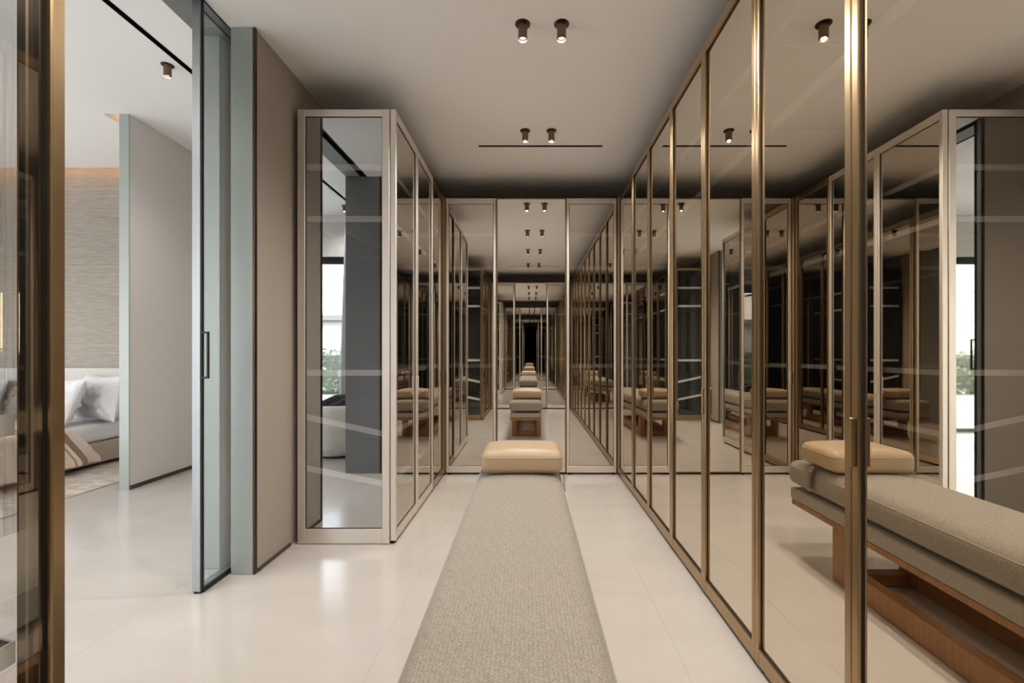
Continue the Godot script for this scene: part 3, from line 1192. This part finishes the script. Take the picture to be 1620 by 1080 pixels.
# ------------------------------------------------------------------ bed
func pillow_shape(w: float, h: float, d: float, sd: int) -> Mesh:
	var nz := FastNoiseLite.new()
	nz.seed = sd
	nz.frequency = 5.0
	var st := st_new()
	var n := 28
	for s: float in [-1.0, 1.0]:
		var rows := []
		for i in n + 1:
			var line := []
			for j in n + 1:
				var u := sin((float(i) / n - 0.5) * PI)
				var v := sin((float(j) / n - 0.5) * PI)
				var k := pow(clampf(1.0 - pow(absf(u), 3.0), 0, 1), 0.6) * pow(clampf(1.0 - pow(absf(v), 3.0), 0, 1), 0.6)
				var pin := 1.0 - 0.10 * (1.0 - absf(u)) * absf(v) - 0.0
				var pin2 := 1.0 - 0.10 * (1.0 - absf(v)) * absf(u)
				var x := u * w / 2 * pin2
				var y := v * h / 2 * pin
				var edge := clampf(maxf(absf(u), absf(v)) * 2.0 - 0.8, 0, 1)
				var z := s * (d / 2 * k) + nz.get_noise_2d(x * 2.0 + sd, y * 2.0) * 0.045 * k + nz.get_noise_3d(x * 5.0, y * 2.0, sd) * 0.045 * edge * k
				line.append(Vector3(x, y + h / 2, z))
			rows.append(line)
		grid(st, rows, false, s)
	return st.commit()


func bed() -> void:
	var st := st_new()
	boxf(st, -7.4, -3.835, 0.0, 0.012, 1.6, 5.26, 0.004)
	tag(commit("rug", st, M.rug), "large cream mottled rug under the bed", "rug")
	var b := thing("bed", "low upholstered bed with white sheets and a pale headboard", "bed", V(-5.5, 0.012, 4.2))
	var base := func(x: float, y: float, f: float) -> Vector3: return Vector3(x + 5.5, y - 0.012, -(f - 4.2))
	st = st_new()
	var hb := 0.98
	cushion(st, base.call(-5.5, 0.16, 4.15), Vector3(hb, 0.11, 1.06), 0.03, 0, 0, 16)
	commit("bed_base", st, M.bed_fabric, b)
	st = st_new()
	box(st, base.call(-6.3, 0.012, 5.0), base.call(-4.75, 0.055, 3.3))
	commit("plinth", st, M.gasket, b)
	st = st_new()
	cushion(st, base.call(-5.5, 0.365, 4.17), Vector3(hb - 0.025, 0.095, 1.04), 0.05, 0.0, 0.004, 20, 0.006, 3)
	commit("mattress", st, M.white_cloth, b)
	st = st_new()
	cushion(st, base.call(-5.75, 0.53, 5.235), Vector3(1.7, 0.505, 0.035), 0.02, 0, 0, 12)
	commit("headboard", st, M.head_fabric, b)
	# pillows leaning on the headboard
	var p := pillow_shape(0.72, 0.50, 0.22, 4)
	var q := pillow_shape(0.70, 0.50, 0.24, 9)
	var gm := pillow_shape(0.62, 0.44, 0.16, 21)
	for a: Array in [
		[p, V(-4.90, 0.47, 4.60), -20.0, -24.0, M.white_cloth, "large crumpled white pillow leaning in front, nearest the photo's left"],
		[q, V(-4.73, 0.475, 4.93), -13.0, -20.0, M.white_cloth, "crumpled white pillow at the bed's near corner, behind the front one"],
		[gm, V(-5.55, 0.465, 5.02), -12.0, 0.0, M.grey_cloth, "taupe pillow against the headboard behind the white ones"],
		[p, V(-6.1, 0.465, 4.86), -22.0, -8.0, M.white_cloth, "white pillow on the far half of the bed"],
	]:
		var o := MeshInstance3D.new()
		o.name = numbered("pillow")
		o.mesh = a[0]
		o.material_override = a[4]
		o.position = a[1]
		o.rotation_degrees = Vector3(a[2], a[3], 0)
		add_child(o)
		tag(o, a[5], "pillow", "pillows on the bed")
	# throw: over the mattress and down the side, its end edge slanting
	st = st_new()
	var rows := []
	var uvs := []
	var nz := FastNoiseLite.new()
	nz.seed = 2
	nz.frequency = 3.0
	for i in 49:
		var t := i / 48.0
		var line := []
		var lu := []
		for j in 41:
			var s := j / 40.0          # 0 across the bed .. 1 at the hem
			var d := s * 1.35           # metres along the cloth
			var x: float
			var y: float
			if d < 0.92:
				x = -5.42 + d
				y = 0.474
			else:
				var e := d - 0.92
				var r := 0.05
				if e < r * PI / 2:
					x = -4.50 + r * sin(e / r)
					y = 0.474 - r * (1.0 - cos(e / r))
				else:
					x = -4.45 + 0.10 * (e - r * PI / 2)
					y = 0.424 - (e - r * PI / 2) * 0.92
			var fall := clampf((d - 0.9) / 0.4, 0, 1)
			var f := lerpf(3.35, 4.39 + 0.28 * fall, t)
			x += fall * 0.020 * sin(t * 31.0 + 0.7) + fall * 0.012 * nz.get_noise_2d(f * 4, d * 2)
			y += (1.0 - fall) * 0.010 * nz.get_noise_2d(f * 3.0, d * 3.0) + 0.004
			line.append(V(x, y, f))
			lu.append(Vector2((1.0 - t) * 1.2, d))
		rows.append(line)
		uvs.append(lu)
	grid(st, rows, false, 1.0, uvs)
	var under := []
	for line: Array in rows:
		var l2 := []
		for pt: Vector3 in line:
			l2.append(pt + Vector3(-0.005, -0.005, 0))
		under.append(l2)
	grid(st, under, false, -1.0, uvs)
	var im := Image.create(512, 8, false, Image.FORMAT_RGB8)
	var rr := RandomNumberGenerator.new()
	rr.seed = 5
	for x in 512:
		var u := x / 512.0 * 1.2
		var c := Color(0.86, 0.80, 0.745)
		if (u > 0.10 and u < 0.185) or (u > 0.34 and u < 0.40):
			c = Color(0.52, 0.42, 0.345) if x % 5 < 3 else Color(0.66, 0.56, 0.48)
		if u > 0.22 and u < 0.235:
			c = Color(0.68, 0.55, 0.47)
		for y in 8:
			var d := rr.randf_range(-0.02, 0.02)
			im.set_pixel(x, y, Color(c.r + d, c.g + d, c.b + d))
	var m := plain(Color.WHITE, 0.95)
	m.albedo_texture = ImageTexture.create_from_image(im)
	m.uv1_scale = Vector3(1.0 / 1.2, 1, 1)
	tag(commit("throw", st, m), "cream throw with brown woven stripes hanging over the bed's side", "throw")


# ------------------------------------------------------------------ chairs by the window, seen in the glass
func armchairs() -> void:
	var t := thing("armchair", "round white tub armchair mirrored in the wardrobe's glass end", "armchair", V(-2.28, 0, 0.25), 2.2, "armchairs by the terrace window")
	chair_parts(t, M.boucle)
	var d := thing("armchair", "dark grey tub armchair behind the white one", "armchair", V(-2.75, 0, -0.60), 1.0, "armchairs by the terrace window")
	chair_parts(d, M.dark_cloth)
	var s := thing("side_table", "black round side table by the terrace window", "table", V(-2.10, 0, -0.55))
	var st := st_new()
	lathe(st, Vector3.ZERO, [Vector2(0, 0), Vector2(0.16, 0), Vector2(0.16, 0.015), Vector2(0.02, 0.02), Vector2(0.02, 0.60), Vector2(0, 0.60)], 24)
	commit("base", st, M.black, s)
	st = st_new()
	lathe(st, Vector3.ZERO, [Vector2(0, 0.60), Vector2(0.22, 0.60), Vector2(0.22, 0.62), Vector2(0, 0.62)], 32)
	commit("table_top", st, M.black, s)


func chair_parts(t: Node3D, m: Material) -> void:
	var st := st_new()
	lathe(st, Vector3.ZERO, [Vector2(0, 0.0), Vector2(0.27, 0.0), Vector2(0.28, 0.03), Vector2(0, 0.03)], 32)
	commit("base", st, M.gasket, t)
	st = st_new()
	lathe(st, Vector3.ZERO, [Vector2(0, 0.03), Vector2(0.33, 0.03), Vector2(0.36, 0.07), Vector2(0.365, 0.30), Vector2(0.35, 0.38), Vector2(0.30, 0.41), Vector2(0, 0.42)], 40)
	commit("seat", st, m, t)
	st = st_new()
	var rows := []
	for i in 33:
		var a := deg_to_rad(-115.0 + 230.0 * i / 32.0)
		var dir := Vector3(sin(a), 0, cos(a))
		var fade := clampf((absf(a) - 1.3) / 0.7, 0, 1)
		var h := lerpf(0.60, 0.50, fade)
		var line := []
		for k in 16:
			var b := TAU * k / 16.0
			var cc := cos(b)
			var ss := sin(b)
			var rr := 0.325 + 0.075 * signf(cc) * pow(absf(cc), 0.6)
			var y := lerpf(0.07, h, 0.5 + 0.5 * signf(ss) * pow(absf(ss), 0.6))
			if i == 0 or i == 32:
				rr = 0.325
				y = lerpf(0.07, h, 0.5)
			line.append(dir * rr + Vector3.UP * y)
		rows.append(line)
	grid(st, rows, true)
	commit("backrest", st, m, t)
